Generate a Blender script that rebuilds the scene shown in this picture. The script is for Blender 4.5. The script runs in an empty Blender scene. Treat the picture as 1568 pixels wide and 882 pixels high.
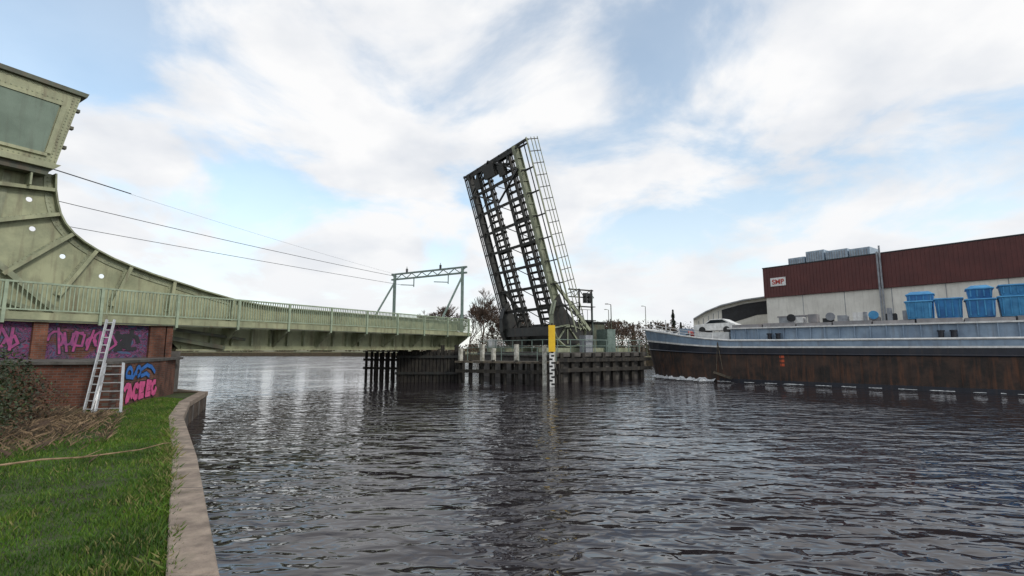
import bpy, math, random, bmesh
import numpy as np
from mathutils import Vector as V, Matrix
random.seed(7); rng=np.random.default_rng(7)
scene=bpy.context.scene
scene.view_settings.view_transform='Standard'
scene.view_settings.look='None'
# ---------------------------------------------------------------- materials
def mk(name,c1,c2=None,scale=1.5,rough=.7,bump=.0,bscale=20,metal=0,streak=0,streakcol=(.12,.07,.04),lo=.4,hi=.62,spec=.5):
    m=bpy.data.materials.new(name); m.use_nodes=True
    nt=m.node_tree; N=nt.nodes; Lk=nt.links; b=N['Principled BSDF']
    b.inputs['Roughness'].default_value=rough; b.inputs['Metallic'].default_value=metal
    b.inputs['Specular IOR Level'].default_value=spec
    tc=N.new('ShaderNodeTexCoord')
    if c2 is None: c2=tuple(x*.7 for x in c1)
    n=N.new('ShaderNodeTexNoise'); n.inputs['Scale'].default_value=scale; n.inputs['Detail'].default_value=8; n.inputs['Roughness'].default_value=.65
    Lk.new(tc.outputs['Object'],n.inputs['Vector'])
    r=N.new('ShaderNodeValToRGB'); r.color_ramp.elements[0].position=lo; r.color_ramp.elements[1].position=hi
    r.color_ramp.elements[0].color=(*c2,1); r.color_ramp.elements[1].color=(*c1,1)
    Lk.new(n.outputs['Fac'],r.inputs['Fac']); col=r.outputs['Color']
    if streak>0:
        mp=N.new('ShaderNodeMapping'); mp.inputs['Scale'].default_value=(3,3,.35)
        Lk.new(tc.outputs['Object'],mp.inputs['Vector'])
        n2=N.new('ShaderNodeTexNoise'); n2.inputs['Scale'].default_value=1.6; n2.inputs['Detail'].default_value=6
        Lk.new(mp.outputs['Vector'],n2.inputs['Vector'])
        r2=N.new('ShaderNodeMapRange'); r2.inputs['From Min'].default_value=.5; r2.inputs['From Max'].default_value=.72; r2.inputs['To Max'].default_value=streak
        Lk.new(n2.outputs['Fac'],r2.inputs['Value'])
        mx=N.new('ShaderNodeMix'); mx.data_type='RGBA'; mx.inputs[7].default_value=(*streakcol,1)
        Lk.new(r2.outputs['Result'],mx.inputs[0]); Lk.new(col,mx.inputs[6]); col=mx.outputs[2]
    Lk.new(col,b.inputs['Base Color'])
    if bump>0:
        n3=N.new('ShaderNodeTexNoise'); n3.inputs['Scale'].default_value=bscale; n3.inputs['Detail'].default_value=5
        Lk.new(tc.outputs['Object'],n3.inputs['Vector'])
        bp=N.new('ShaderNodeBump'); bp.inputs['Strength'].default_value=bump; bp.inputs['Distance'].default_value=.03
        Lk.new(n3.outputs['Fac'],bp.inputs['Height']); Lk.new(bp.outputs['Normal'],b.inputs['Normal'])
    return m
def brick(name,dirx,c1,c2,mortar,graf=False):
    m=bpy.data.materials.new(name); m.use_nodes=True
    nt=m.node_tree; N=nt.nodes; Lk=nt.links; b=N['Principled BSDF']; b.inputs['Roughness'].default_value=.9
    g=N.new('ShaderNodeTexCoord'); d=N.new('ShaderNodeVectorMath'); d.operation='DOT_PRODUCT'; d.inputs[1].default_value=(dirx[0],dirx[1],0)
    Lk.new(g.outputs['Object'],d.inputs[0]); s=N.new('ShaderNodeSeparateXYZ'); Lk.new(g.outputs['Object'],s.inputs[0])
    c=N.new('ShaderNodeCombineXYZ'); Lk.new(d.outputs['Value'],c.inputs[0]); Lk.new(s.outputs[2],c.inputs[1])
    br=N.new('ShaderNodeTexBrick'); br.inputs['Scale'].default_value=1; br.inputs['Brick Width'].default_value=.23; br.inputs['Row Height'].default_value=.078
    br.inputs['Mortar Size'].default_value=.008; br.inputs['Color1'].default_value=(*c1,1); br.inputs['Color2'].default_value=(*c2,1); br.inputs['Mortar'].default_value=(*mortar,1)
    Lk.new(c.outputs[0],br.inputs['Vector'])
    n=N.new('ShaderNodeTexNoise'); n.inputs['Scale'].default_value=1.3; n.inputs['Detail'].default_value=8; Lk.new(g.outputs['Object'],n.inputs['Vector'])
    mr=N.new('ShaderNodeMapRange'); mr.inputs['From Min'].default_value=.35; mr.inputs['From Max'].default_value=.65; mr.inputs['To Min'].default_value=.35; mr.inputs['To Max'].default_value=1.1
    Lk.new(n.outputs['Fac'],mr.inputs['Value'])
    mx=N.new('ShaderNodeMix'); mx.data_type='RGBA'; mx.blend_type='MULTIPLY'; mx.inputs[0].default_value=1
    Lk.new(br.outputs['Color'],mx.inputs[6]); Lk.new(mr.outputs['Result'],mx.inputs[7]); col=mx.outputs[2]
    if graf:
        mp=N.new('ShaderNodeMapping'); mp.inputs['Scale'].default_value=(1,1,1.3); Lk.new(g.outputs['Object'],mp.inputs['Vector'])
        n2=N.new('ShaderNodeTexNoise'); n2.inputs['Scale'].default_value=1.7; n2.inputs['Detail'].default_value=3; n2.inputs['Distortion'].default_value=2.6
        Lk.new(mp.outputs['Vector'],n2.inputs['Vector'])
        r=N.new('ShaderNodeValToRGB'); r.color_ramp.interpolation='CONSTANT'
        e=r.color_ramp.elements; e[0].position=0; e[0].color=(.03,.03,.07,1); e[1].position=.38; e[1].color=(.07,.10,.17,1)
        for p,cc in [(.43,(.26,.04,.13)),(.46,(.02,.02,.03)),(.49,(.12,.05,.16)),(.53,(.30,.07,.17)),(.55,(.03,.03,.05)),(.585,(.14,.05,.14)),(.62,(.06,.11,.20))]:
            x=e.new(p); x.color=(*cc,1)
        Lk.new(n2.outputs['Fac'],r.inputs['Fac'])
        n3=N.new('ShaderNodeTexNoise'); n3.inputs['Scale'].default_value=.8; n3.inputs['Detail'].default_value=4; Lk.new(g.outputs['Object'],n3.inputs['Vector'])
        m3=N.new('ShaderNodeMapRange'); m3.inputs['From Min'].default_value=.38; m3.inputs['From Max'].default_value=.46; m3.inputs['To Max'].default_value=.85; Lk.new(n3.outputs['Fac'],m3.inputs['Value'])
        mg=N.new('ShaderNodeMix'); mg.data_type='RGBA'; Lk.new(m3.outputs['Result'],mg.inputs[0]); Lk.new(col,mg.inputs[6]); Lk.new(r.outputs['Color'],mg.inputs[7]); col=mg.outputs[2]
    Lk.new(col,b.inputs['Base Color'])
    bp=N.new('ShaderNodeBump'); bp.inputs['Strength'].default_value=.4; bp.inputs['Distance'].default_value=.01; bp.invert=True
    Lk.new(br.outputs['Fac'],bp.inputs['Height']); Lk.new(bp.outputs['Normal'],b.inputs['Normal'])
    return m
GREEN=mk('bridge_paint',(.36,.37,.225),(.24,.255,.155),1.0,.55,.15,30,streak=.6,streakcol=(.12,.085,.05))
GREENS=mk('stiffener_paint',(.33,.35,.23),(.20,.22,.14),1.5,.55,streak=.6,streakcol=(.10,.08,.05))
GREEN2=mk('counterweight_paint',(.16,.215,.165),(.115,.16,.12),.8,.6,.15,30,streak=.5,streakcol=(.08,.09,.065))
GREEND=mk('dark_green_paint',(.10,.115,.075),(.055,.06,.042),1.5,.6,streak=.5)
GRAIL=mk('railing_paint',(.34,.41,.29),(.25,.31,.22),3,.5,streak=.3)
BASC=mk('dark_and_shaded_steel',(.030,.032,.028),(.013,.014,.013),1.5,.6,streak=.5,streakcol=(.05,.03,.02))  # dark steel; on the raised leaf the silhouette shade is in this colour
BASCL=mk('bascule_sunlit_paint',(.36,.39,.27),(.22,.24,.16),1.2,.55,streak=.5,streakcol=(.08,.065,.045))  # bascule green with the sunlit tone painted in
STEEL=mk('galvanised_steel',(.20,.26,.23),(.13,.18,.155),4,.45,metal=.2)
ALU=mk('aluminium',(.62,.63,.64),(.5,.5,.5),6,.35,metal=.6)
BLACK=mk('black_rubber',(.015,.015,.016),(.01,.01,.01),5,.5)
WOOD=mk('tarred_timber',(.035,.03,.024),(.012,.011,.010),2.5,.85,.6,25,streak=.5,streakcol=(.09,.08,.06))
WOODL=mk('weathered_timber',(.17,.14,.10),(.06,.05,.04),3,.85,.5,25,streak=.5,streakcol=(.03,.03,.02))
WHITE=mk('white_paint',(.78,.78,.76),(.6,.6,.58),3,.5,streak=.15)
PILEW=mk('white_capped_timber',(.60,.59,.53),(.28,.27,.22),4,.8,streak=.5,streakcol=(.06,.06,.04))
YEL=mk('yellow_paint',(.85,.55,.02),(.75,.46,.02),3,.5)
CONC=mk('concrete',(.34,.27,.21),(.18,.14,.11),3,.9,.5,60,streak=.4,streakcol=(.09,.085,.05))
CONCD=mk('dark_concrete',(.12,.11,.10),(.06,.055,.05),1.5,.9,.4,30,streak=.5,streakcol=(.03,.03,.02))
PILEWALL=mk('quay_wall_face',(.12,.085,.06),(.05,.035,.025),3,.85,.6,20,streak=.6,streakcol=(.02,.015,.01))
BR1=brick('brickwork',(.97,.25),(.17,.055,.03),(.10,.035,.022),(.13,.11,.09))
BR2=brick('brickwork_side',(-.3,.95),(.20,.065,.035),(.12,.045,.028),(.14,.12,.10))
BR3=brick('painted_brickwork',(.514,.858),(.17,.055,.03),(.09,.03,.02),(.12,.10,.09),graf=True)
BR4=brick('pilaster_brickwork',(.514,.858),(.24,.085,.045),(.16,.055,.03),(.16,.13,.11))
RED=mk('red_cladding',(.115,.030,.026),(.085,.022,.020),.5,.6,streak=.3,streakcol=(.05,.02,.018))
OFFW=mk('pale_panel',(.76,.74,.67),(.62,.60,.54),.4,.8,streak=.25,streakcol=(.35,.32,.28))
GREY=mk('grey_metal',(.30,.32,.34),(.2,.21,.23),2,.5)
UNIT=mk('rooftop_unit_metal',(.36,.44,.51),(.24,.31,.38),2,.5)
GREYD=mk('dark_opening',(.02,.022,.025),(.012,.012,.014),2,.6)
BLUE=mk('blue_plastic',(.03,.22,.50),(.02,.13,.34),1.5,.45,streak=.4,streakcol=(.14,.30,.42))
BLUEL=mk('light_blue_plastic',(.07,.31,.55),(.04,.21,.42),2,.5)
RUST=mk('rusty_hull',(.065,.038,.027),(.020,.016,.014),.9,.75,.4,6,streak=.8,streakcol=(.12,.05,.025))
NAVY=mk('navy_hull_paint',(.014,.018,.030),(.008,.010,.018),1,.4,streak=.4,streakcol=(.05,.035,.03))
HGREY=mk('blue_grey_paint',(.27,.36,.46),(.18,.25,.34),.8,.45,streak=.35,streakcol=(.12,.10,.09))
HATCH=mk('hatch_cover',(.30,.28,.28),(.18,.18,.19),1.2,.5,streak=.3)
REDP=mk('red_paint',(.5,.05,.03),(.4,.04,.03),3,.5)
ORNG=mk('orange_paint',(.6,.10,.03),(.4,.07,.03),8,.6)
GLASS=mk('dark_glass',(.02,.025,.03),(.015,.02,.025),2,.08)
SPRAYB=mk('blue_spray_paint',(.04,.18,.55),(.03,.13,.40),5,.6)
SPRAYP=mk('pink_spray_paint',(.75,.12,.30),(.55,.08,.22),5,.6)
SPRAYM=mk('magenta_spray_paint',(.36,.05,.18),(.18,.04,.14),4,.6)
SPRAYK=mk('black_spray_paint',(.015,.015,.02),None,5,.6)
TRUNK=mk('bark',(.10,.075,.055),(.05,.038,.028),6,.9)
TWIG=mk('twigs',(.13,.085,.06),(.07,.048,.035),2,.9)
LEAF=[mk('leaf_dark',(.03,.05,.015),(.015,.025,.01),2,.6),mk('leaf_mid',(.06,.09,.025),(.035,.05,.018),2,.6),mk('leaf_brown',(.12,.07,.03),(.06,.035,.02),2,.8)]
CONIF=[mk('needle_dark',(.02,.035,.018),(.012,.02,.012),2,.8),mk('needle_mid',(.04,.06,.03),(.025,.035,.02),2,.8)]
STRAW=mk('straw',(.33,.23,.14),(.16,.11,.06),8,.9)
BRNG=mk('bare_soil',(.10,.075,.045),(.05,.04,.025),2,.95,.5,10)
FOAM=mk('water_foam',(.80,.81,.82),(.35,.37,.38),5,.7)
GRB=[mk('grass_blade_a',(.075,.165,.015),(.028,.070,.010),.8,.6,spec=.25,lo=.36,hi=.66),mk('grass_blade_b',(.14,.22,.025),(.06,.11,.018),.8,.6,spec=.25,lo=.36,hi=.66),mk('grass_blade_dry',(.27,.24,.10),(.16,.16,.06),2,.8,spec=.2)]
GROUND=mk('turf',(.05,.08,.015),(.035,.035,.015),1.4,.95,.8,14)
FARG=mk('far_meadow',(.16,.13,.07),(.09,.10,.045),.05,.95)
# ---------------------------------------------------------------- builder
class Ob:
    def __init__(s,name): s.name=name; s.p={}
    def _g(s,part,mat):
        k=part
        if k in s.p and s.p[k][2]!=mat: k=part+'_'+mat.name
        if k not in s.p: s.p[k]=([],[],mat)
        return s.p[k]
    def raw(s,part,mat,vs,fs):
        v,f,_=s._g(part,mat); o=len(v); v.extend([tuple(x) for x in vs]); f.extend([tuple(i+o for i in q) for q in fs])
    def hexa(s,part,mat,P):
        s.raw(part,mat,P,[(0,3,2,1),(4,5,6,7),(0,1,5,4),(1,2,6,5),(2,3,7,6),(3,0,4,7)])
    def box(s,part,mat,F,a,b,c):
        P=[F(a[0],b[0],c[0]),F(a[1],b[0],c[0]),F(a[1],b[1],c[0]),F(a[0],b[1],c[0]),F(a[0],b[0],c[1]),F(a[1],b[0],c[1]),F(a[1],b[1],c[1]),F(a[0],b[1],c[1])]
        s.hexa(part,mat,P)
    def beam(s,part,mat,p,q,w,h=None,up=(0,0,1)):
        p=V(p);q=V(q);h=h or w; d=(q-p).normalized(); u=V(up)
        if abs(d.dot(u))>.98: u=V((1,0,0))
        x=d.cross(u).normalized()*w/2; y=x.cross(d).normalized()*h/2
        s.hexa(part,mat,[p-x-y,p+x-y,p+x+y,p-x+y,q-x-y,q+x-y,q+x+y,q-x+y])
    def cyl(s,part,mat,p,q,r1,r2=None,n=10,cap=True):
        r2=r1 if r2 is None else r2; p=V(p);q=V(q); d=(q-p).normalized(); u=V((0,0,1)) if abs(d.z)<.95 else V((1,0,0))
        x=d.cross(u).normalized(); y=x.cross(d)
        vs=[];fs=[]
        for i in range(n):
            a=2*math.pi*i/n; vs.append(p+(x*math.cos(a)+y*math.sin(a))*r1)
        for i in range(n):
            a=2*math.pi*i/n; vs.append(q+(x*math.cos(a)+y*math.sin(a))*r2)
        for i in range(n): fs.append((i,(i+1)%n,n+(i+1)%n,n+i))
        if cap: fs+= [tuple(range(n))[::-1],tuple(range(n,2*n))]
        s.raw(part,mat,vs,fs)
    def prism(s,part,mat,pts,off):
        n=len(pts); pts=[V(p) for p in pts]; off=V(off)
        vs=pts+[p+off for p in pts]
        fs=[tuple(range(n))[::-1],tuple(range(n,2*n))]+[(i,(i+1)%n,n+(i+1)%n,n+i) for i in range(n)]
        s.raw(part,mat,vs,fs)
    def wire(s,part,mat,p,q,r,sag=0,n=10):
        p=V(p);q=V(q);pr=p
        for i in range(1,n+1):
            t=i/n; c=p.lerp(q,t)+V((0,0,-4*sag*t*(1-t))); s.cyl(part,mat,pr,c,r,n=4,cap=False); pr=c
    def done(s,bevel=0):
        root=bpy.data.objects.new(s.name,None); scene.collection.objects.link(root)
        for k,(v,f,m) in s.p.items():
            me=bpy.data.meshes.new(k); me.from_pydata(v,[],f); me.materials.append(m); me.validate()
            bm=bmesh.new(); bm.from_mesh(me); bmesh.ops.recalc_face_normals(bm,faces=bm.faces); bm.to_mesh(me); bm.free()
            o=bpy.data.objects.new(k,me); scene.collection.objects.link(o); o.parent=root
            if bevel:
                b=o.modifiers.new('b','BEVEL'); b.width=bevel; b.segments=1; b.limit_method='ANGLE'
        return root
def single(name,v,f,mats,mi=None,smooth=False):
    me=bpy.data.meshes.new(name); me.from_pydata(v,[],f)
    for m in mats: me.materials.append(m)
    if mi is not None: me.polygons.foreach_set('material_index',np.array(mi,dtype=np.int32))
    if smooth: me.polygons.foreach_set('use_smooth',np.ones(len(f),dtype=bool))
    me.update(); o=bpy.data.objects.new(name,me); scene.collection.objects.link(o); return o
XYZ=lambda x,y,z:V((x,y,z))
T=XYZ
# ---------------------------------------------------------------- water
wm=bpy.data.materials.new('water_surface'); wm.use_nodes=True; nt=wm.node_tree; N=nt.nodes; Lk=nt.links; b=N['Principled BSDF']
b.inputs['Base Color'].default_value=(.020,.016,.019,1); b.inputs['Roughness'].default_value=.03; b.inputs['IOR'].default_value=1.45
tc=N.new('ShaderNodeTexCoord')
def wn(scale,sx,sy,rot,detail,dist=0):
    mp=N.new('ShaderNodeMapping'); mp.inputs['Scale'].default_value=(sx,sy,1); mp.inputs['Rotation'].default_value=(0,0,rot); Lk.new(tc.outputs['Object'],mp.inputs['Vector'])
    n=N.new('ShaderNodeTexNoise'); n.inputs['Scale'].default_value=scale; n.inputs['Detail'].default_value=detail; n.inputs['Distortion'].default_value=dist; n.inputs['Roughness'].default_value=.5
    Lk.new(mp.outputs['Vector'],n.inputs['Vector']); return n
a=wn(1.5,.45,1.0,.30,1.5,.5); c=wn(4.0,.6,1.0,.10,1.5,.5); e=wn(.13,1,1,0,2)
pm=N.new('ShaderNodeMapRange'); pm.inputs['From Min'].default_value=.38; pm.inputs['From Max'].default_value=.62; pm.inputs['To Min'].default_value=.3; pm.inputs['To Max'].default_value=1.0; Lk.new(e.outputs['Fac'],pm.inputs['Value'])
def bump(n,dist,prev=None):
    bp=N.new('ShaderNodeBump'); bp.inputs['Distance'].default_value=dist; Lk.new(n.outputs['Fac'],bp.inputs['Height']); Lk.new(pm.outputs['Result'],bp.inputs['Strength'])
    if prev: Lk.new(prev.outputs['Normal'],bp.inputs['Normal'])
    return bp
b1=bump(a,.20); b2=bump(c,.075,b1)
Lk.new(b2.outputs['Normal'],b.inputs['Normal'])
single('water',[(-3000,-600,0),(3000,-600,0),(3000,3500,0),(-3000,3500,0)],[(0,1,2,3)],[wm])
single('ground',[(-3200,-800,-3),(3200,-800,-3),(3200,3700,-3),(-3200,3700,-3)],[(0,1,2,3)],[BRNG])
# ---------------------------------------------------------------- left bank
EY=[-42,-8,0,3.87,8.1,13.2,17.5,22.7]; EX=[30,6,.5,-2.2,-5.1,-8.75,-11.4,-14.0]; EZ=[1,1,1,1,.95,.87,.80,.70]
xe=lambda y: float(np.interp(y,EY,EX)); ze=lambda y: float(np.interp(y,EY,EZ))
def gz(x,y):
    off=xe(y)-x
    return ze(y)-.03+.05*math.sin(x*1.3+.5*y)*math.sin(y*.9)*min(1,max(0,off-.4))+ (max(0,off-4.5)*.05)
ys=list(np.arange(-42,22.8,.65))+[22.7]; offs=[.3,.6,1,1.5,2,2.7,3.5,4.5,6,8,11,15,25,60,200]
vs=[];fs=[]
for y in ys:
    for o in offs:
        x=xe(y)-o; vs.append((x,y,gz(x,y) if o<20 else gz(xe(y)-15,y)))
nc=len(offs)
for i in range(len(ys)-1):
    for j in range(nc-1):
        q=i*nc+j; fs.append((q,q+nc,q+nc+1,q+1))
single('grass_bank',vs,fs,[GROUND],smooth=True)
L=Ob('left_bank_land')
L.prism('soil',BRNG,[(-14.3,22.7,-2),(-17.5,24.5,-2),(-27,38,-2),(-60,70,-2),(-260,165,-2),(-900,165,-2),(-900,22.7,-2)],(0,0,2.7))
L.done()
q=Ob('quay_wall')
ey=[-42,-8,0,2,3.87,6,8.1,10.6,13.2,15.4,17.5,20,22.7]
pts=[(xe(y),y,ze(y)) for y in ey]
def strip(part,mat,pts,o1,o2,z1,z2):
    for p0,p1 in zip(pts[:-1],pts[1:]):
        q.hexa(part,mat,[(p0[0]-o1,p0[1],p0[2]+z1 if z1>-1 else -2.5),(p0[0]-o2,p0[1],p0[2]+z1 if z1>-1 else -2.5),(p1[0]-o2,p1[1],p1[2]+z1 if z1>-1 else -2.5),(p1[0]-o1,p1[1],p1[2]+z1 if z1>-1 else -2.5),
          (p0[0]-o1,p0[1],p0[2]+z2),(p0[0]-o2,p0[1],p0[2]+z2),(p1[0]-o2,p1[1],p1[2]+z2),(p1[0]-o1,p1[1],p1[2]+z2)])
strip('coping',CONC,pts,0,.40,-.16,.03)
strip('wall_face',PILEWALL,pts,.05,.35,-5,-.165)
q.prism('end_coping',CONC,[(-14.0,22.7,.55),(-14.4,22.72,.55),(-16.8,24.1,.55),(-16.9,24.6,.55)],(0,0,.16))
q.prism('end_wall',PILEWALL,[(-14.05,22.7,-2),(-14.35,22.7,-2),(-16.8,24.2,-2),(-16.9,24.55,-2)],(0,0,2.54))
for y in np.arange(1,22,1.6):
    q.box('sheet_joint',CONCD,XYZ,(xe(y)-.10,xe(y)-.035),(y-.05,y+.05),(-1,ze(y)-.17))
for y in np.arange(-1,22,2.4):
    q.box('coping_joint',CONCD,XYZ,(xe(y)-.39,xe(y)-.01),(y-.008,y+.008),(ze(y)-.1,ze(y)+.034))
q.done(bevel=.012)
def blades(name,n,ysamp,offsamp,hmin,hmax,wid,mats,probs,lean=.6):
    y=ysamp(n); off=offsamp(n); x=np.interp(y,EY,EX)-off
    cl=np.sin(x*2.1+1)*np.sin(y*1.7)+.6*np.sin(x*5.3+y*3.1)+.5*np.sin(y*7-x*4)
    h=rng.uniform(hmin,hmax,n)*(1+.32*cl); h=np.clip(h,hmin*.6,None)
    an=rng.uniform(0,2*np.pi,n); w=wid*rng.uniform(.6,1.3,n)
    ln=rng.uniform(0,lean,n)*h; la=rng.uniform(0,2*np.pi,n)
    z=np.array([gz(a_,b_) for a_,b_ in zip(x,y)])-.005
    P=np.zeros((n,4,3)); dx=np.cos(an)*w/2; dy=np.sin(an)*w/2
    P[:,0]=np.stack([x-dx,y-dy,z],1); P[:,1]=np.stack([x+dx,y+dy,z],1)
    P[:,2]=np.stack([x+dx*.7+np.cos(la)*ln*.4,y+dy*.7+np.sin(la)*ln*.4,z+h*.6],1)
    P[:,3]=np.stack([x+np.cos(la)*ln,y+np.sin(la)*ln,z+h],1)
    me=bpy.data.meshes.new(name); me.vertices.add(n*4); me.vertices.foreach_set('co',P.reshape(-1))
    f=np.arange(n*4).reshape(n,4); me.loops.add(n*4); me.loops.foreach_set('vertex_index',f.reshape(-1)); me.polygons.add(n)
    me.polygons.foreach_set('loop_start',np.arange(n)*4)
    for m in mats: me.materials.append(m)
    pr=rng.random(n)+.12*cl; mi=np.digitize(pr,probs); mi=np.clip(mi,0,len(mats)-1)
    me.polygons.foreach_set('material_index',mi.astype(np.int32)); me.update(calc_edges=True)
    o=bpy.data.objects.new(name,me); scene.collection.objects.link(o); return o
blades('grass',200000,lambda n:2.3+rng.random(n)**1.5*17,lambda n:.36+rng.random(n)**1.1*7.5,.03,.075,.010,GRB,[.6,.95],.8)
blades('coping_edge_grass',3500,lambda n:2.3+rng.random(n)**1.2*16,lambda n:.33+rng.random(n)**2*.25,.04,.11,.012,GRB,[.3,.7],1.2)
blades('dead_grass',9000,lambda n:rng.normal(11.8,1.3,n),lambda n:np.clip(np.abs(rng.normal(3.9,1.0,n)),1.7,9),.08,.20,.012,[STRAW,BRNG,TWIG],[.55,.8],2.0)
br=Ob('fallen_branch')
pp=[(-7.3,7.1,1.05),(-6.9,7.35,1.08),(-6.5,7.6,1.06),(-6.1,8.2,1.05),(-5.9,8.45,1.10),(-5.75,8.4,1.12)]
for i in range(len(pp)-1): br.cyl('stem',STRAW,pp[i],pp[i+1],.016-.002*i,.014-.002*i,6)
br.cyl('twig',STRAW,pp[2],(-6.55,8.0,1.1),.009,.004,5); br.done()
def leafcloud(name,clumps,n,size,mats,twigs=True,twm=None):
    vs=[];fs=[];mi=[]
    w=np.array([c[3]*c[4]*c[5] for c in clumps])**.66; w/=w.sum()
    for k in rng.choice(len(clumps),n,p=w):
        c=clumps[k]; d=rng.normal(size=3); d/=np.linalg.norm(d); r=rng.uniform(.45,1.08)
        p=np.array(c[:3])+d*np.array(c[3:6])*r
        a=rng.normal(size=3); a/=np.linalg.norm(a); b_=np.cross(a,rng.normal(size=3)); b_/=np.linalg.norm(b_)
        s=size*rng.uniform(.5,1.3); o=len(vs)
        vs+= [tuple(p-a*s),tuple(p+b_*s*.55),tuple(p+a*s),tuple(p-b_*s*.55)]; fs.append((o,o+1,o+2,o+3)); mi.append(int(rng.integers(0,len(mats))) if rng.random()<.4 else k%len(mats))
    if twigs:
        mats=list(mats)+[twm or TWIG]
        for _ in range(n//30):
            c=clumps[rng.integers(0,len(clumps))]; p=np.array([c[0],c[1],c[2]-c[5]])+rng.normal(size=3)*np.array([c[3],c[4],0])*.4
            d=rng.normal(size=3); d[2]=abs(d[2])+.4; d/=np.linalg.norm(d); e_=p+d*np.array(c[3:6])*rng.uniform(1.2,2.2); t=size*.12; o=len(vs)
            vs+=[tuple(p+[t,0,0]),tuple(p-[t,0,0]),tuple(e_),tuple(p+[0,t,0])]; fs+=[(o,o+1,o+2),(o,o+3,o+2)]; mi+=[len(mats)-1]*2
    return single(name,vs,fs,mats,mi)
leafcloud('bramble_bush',[(-11.0,9.8,1.4,1.1,1.0,.85),(-10.3,9.2,1.3,.75,.7,.6),(-12.0,11,1.8,1.1,1.0,.9),(-11.5,11.6,1.4,.8,.8,.6),(-12.9,11.8,1.9,1.2,1,.9),(-9.9,8.4,1.15,.6,.6,.45),(-11,8.5,1.5,1,1,.85)],13000,.040,[LEAF[0],LEAF[1],LEAF[0],LEAF[2]])
# ---------------------------------------------------------------- near bridge
def B(s,o,z): return V((-18.4+.514*s-.858*o,17.2+.858*s+.514*o,z))
nb=Ob('rolling_lift_bridge')
UPB=(.858,-.514,0)
prof=[(28.6,4.95),(12,4.98),(10.4,5.06),(8.96,5.24),(7.5,5.53),(6.1,5.87),(5.2,6.08),(4.3,6.34),(3.6,6.58),(3,6.86),(2.55,7.12),(2.17,7.42),(1.87,7.78),(1.68,8.15),(1.55,8.6),(1.45,9.1),(1.40,9.75)]
def girder(o,front):
    pts=[(s,z) for s,z in prof]+[(-9,9.75),(-9,4.02),(5.4,4.02),(6.6,2.66),(28.6,2.66)]
    nb.prism('girder_web_front' if front else 'girder_web_back',GREEN,[B(s,o,z) for s,z in pts],B(0,o+.04,0)-B(0,o,0))
    for (s0,z0),(s1,z1) in zip(prof[:-1],prof[1:]):
        d=V((s1-s0,z1-z0,0)).normalized(); n=(-d.y,d.x)
        if n[1]<0 and s0>2: n=(-n[0],-n[1])
        t=.06
        P=[B(s0,o-.30,z0),B(s1,o-.30,z1),B(s1,o+.30,z1),B(s0,o+.30,z0)]
        nv=V((0.514*abs(n[0]),.858*abs(n[0]),abs(n[1])))*t
        nb.hexa('girder_top_flange',GREENS,P+[p+nv for p in P])
    nb.box('girder_bottom_flange',GREEN,B,(6.4,28.6),(o-.24,o+.28),(2.58,2.655))
    nb.box('girder_lower_web_angle',GREEN,B,(6.7,28.6),(o-.05,o-.003),(2.66,2.84))
    if front:
        for i,ln in [(3,1.1),(5,1.45),(7,1.9),(9,2.3),(11,2.7),(13,3.2),(15,3.6)]:
            s0,z0=prof[i]; sa,za=prof[i-1]; sb,zb=prof[i+1]; d=V((sb-sa,zb-za)).normalized(); n=V((d.y,-d.x))
            if n.x>0: n=-n
            if i<6: n=V((n.x*.4,-1)).normalized()
            s1,z1=s0+n.x*ln,z0+n.y*ln
            if z1<4.1:
                k=(z0-4.1)/(z0-z1); s1=s0+(s1-s0)*k; z1=4.1
            nb.beam('web_stiffener',GREENS,B(s0,o-.15,z0-.03),B(s1,o-.15,z1),.05,.28,up=UPB)
            nb.beam('web_stiffener_angle',GREENS,B(s0,o-.02,z0-.03),B(s1,o-.02,z1),.26,.03,up=UPB)
            nb.beam('web_stiffener_lip',GREEN,B(s0,o-.292,z0-.03),B(s1,o-.292,z1),.14,.02,up=UPB)
            nr=int(ln/.16)
            for j in range(nr):
                for e_ in (-.1,.1):
                    t=j/nr; ss=s0+(s1-s0)*t-n.y*e_; zz=z0+(z1-z0)*t+n.x*e_
                    nb.box('rivets',GREEN,B,(ss-.018,ss+.018),(o-.055,o-.036),(zz-.018,zz+.018))
        ip=[]
        for i in range(3,len(prof)):
            s0,z0=prof[i]; sa,za=prof[i-1]; sb,zb=prof[min(i+1,len(prof)-1)]; d=V((sb-sa,zb-za)).normalized(); n=V((d.y,-d.x))
            if n.x>0: n=-n
            ip.append((s0+n.x*.17,z0+n.y*.17))
        for (a_,b_),(c_,d_) in zip(ip[:-1],ip[1:]):
            nb.beam('curved_angle',GREENS,B(a_,o-.03,b_),B(c_,o-.03,d_),.22,.03,up=UPB)
            m_=max(1,int(math.hypot(c_-a_,d_-b_)/.15))
            for j in range(m_):
                ss=a_+(c_-a_)*j/m_; zz=b_+(d_-b_)*j/m_; nb.box('rivets',GREEN,B,(ss-.02,ss+.02),(o-.068,o-.046),(zz-.02,zz+.02))
        nb.beam('diagonal_brace',GREENS,B(-1.0,o-.24,6.9),B(2.0,o-.24,4.1),.2,.12,up=UPB)
        nb.beam('diagonal_brace',GREENS,B(-2.6,o-.24,5.6),B(1.2,o-.24,4.2),.16,.12,up=UPB)
        for k in range(6): nb.beam('diagonal_brace',GREENS,B(-2.4+k*.5,o-.24,7.1-k*.45),B(-1.9+k*.5,o-.24,6.2-k*.45),.09,.09,up=UPB)
        for s_ in (-4.0,-2.0,.1): nb.beam('plate_lap',GREENS,B(s_,o-.018,9.4),B(s_-.4,o-.018,4.1),.22,.03,up=UPB)
        for k in range(20):
            s0=8+k*1.07; nb.box('vertical_stiffener',GREENS,B,(s0-.04,s0+.04),(o-.20,o-.002),(2.845,3.75))
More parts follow.
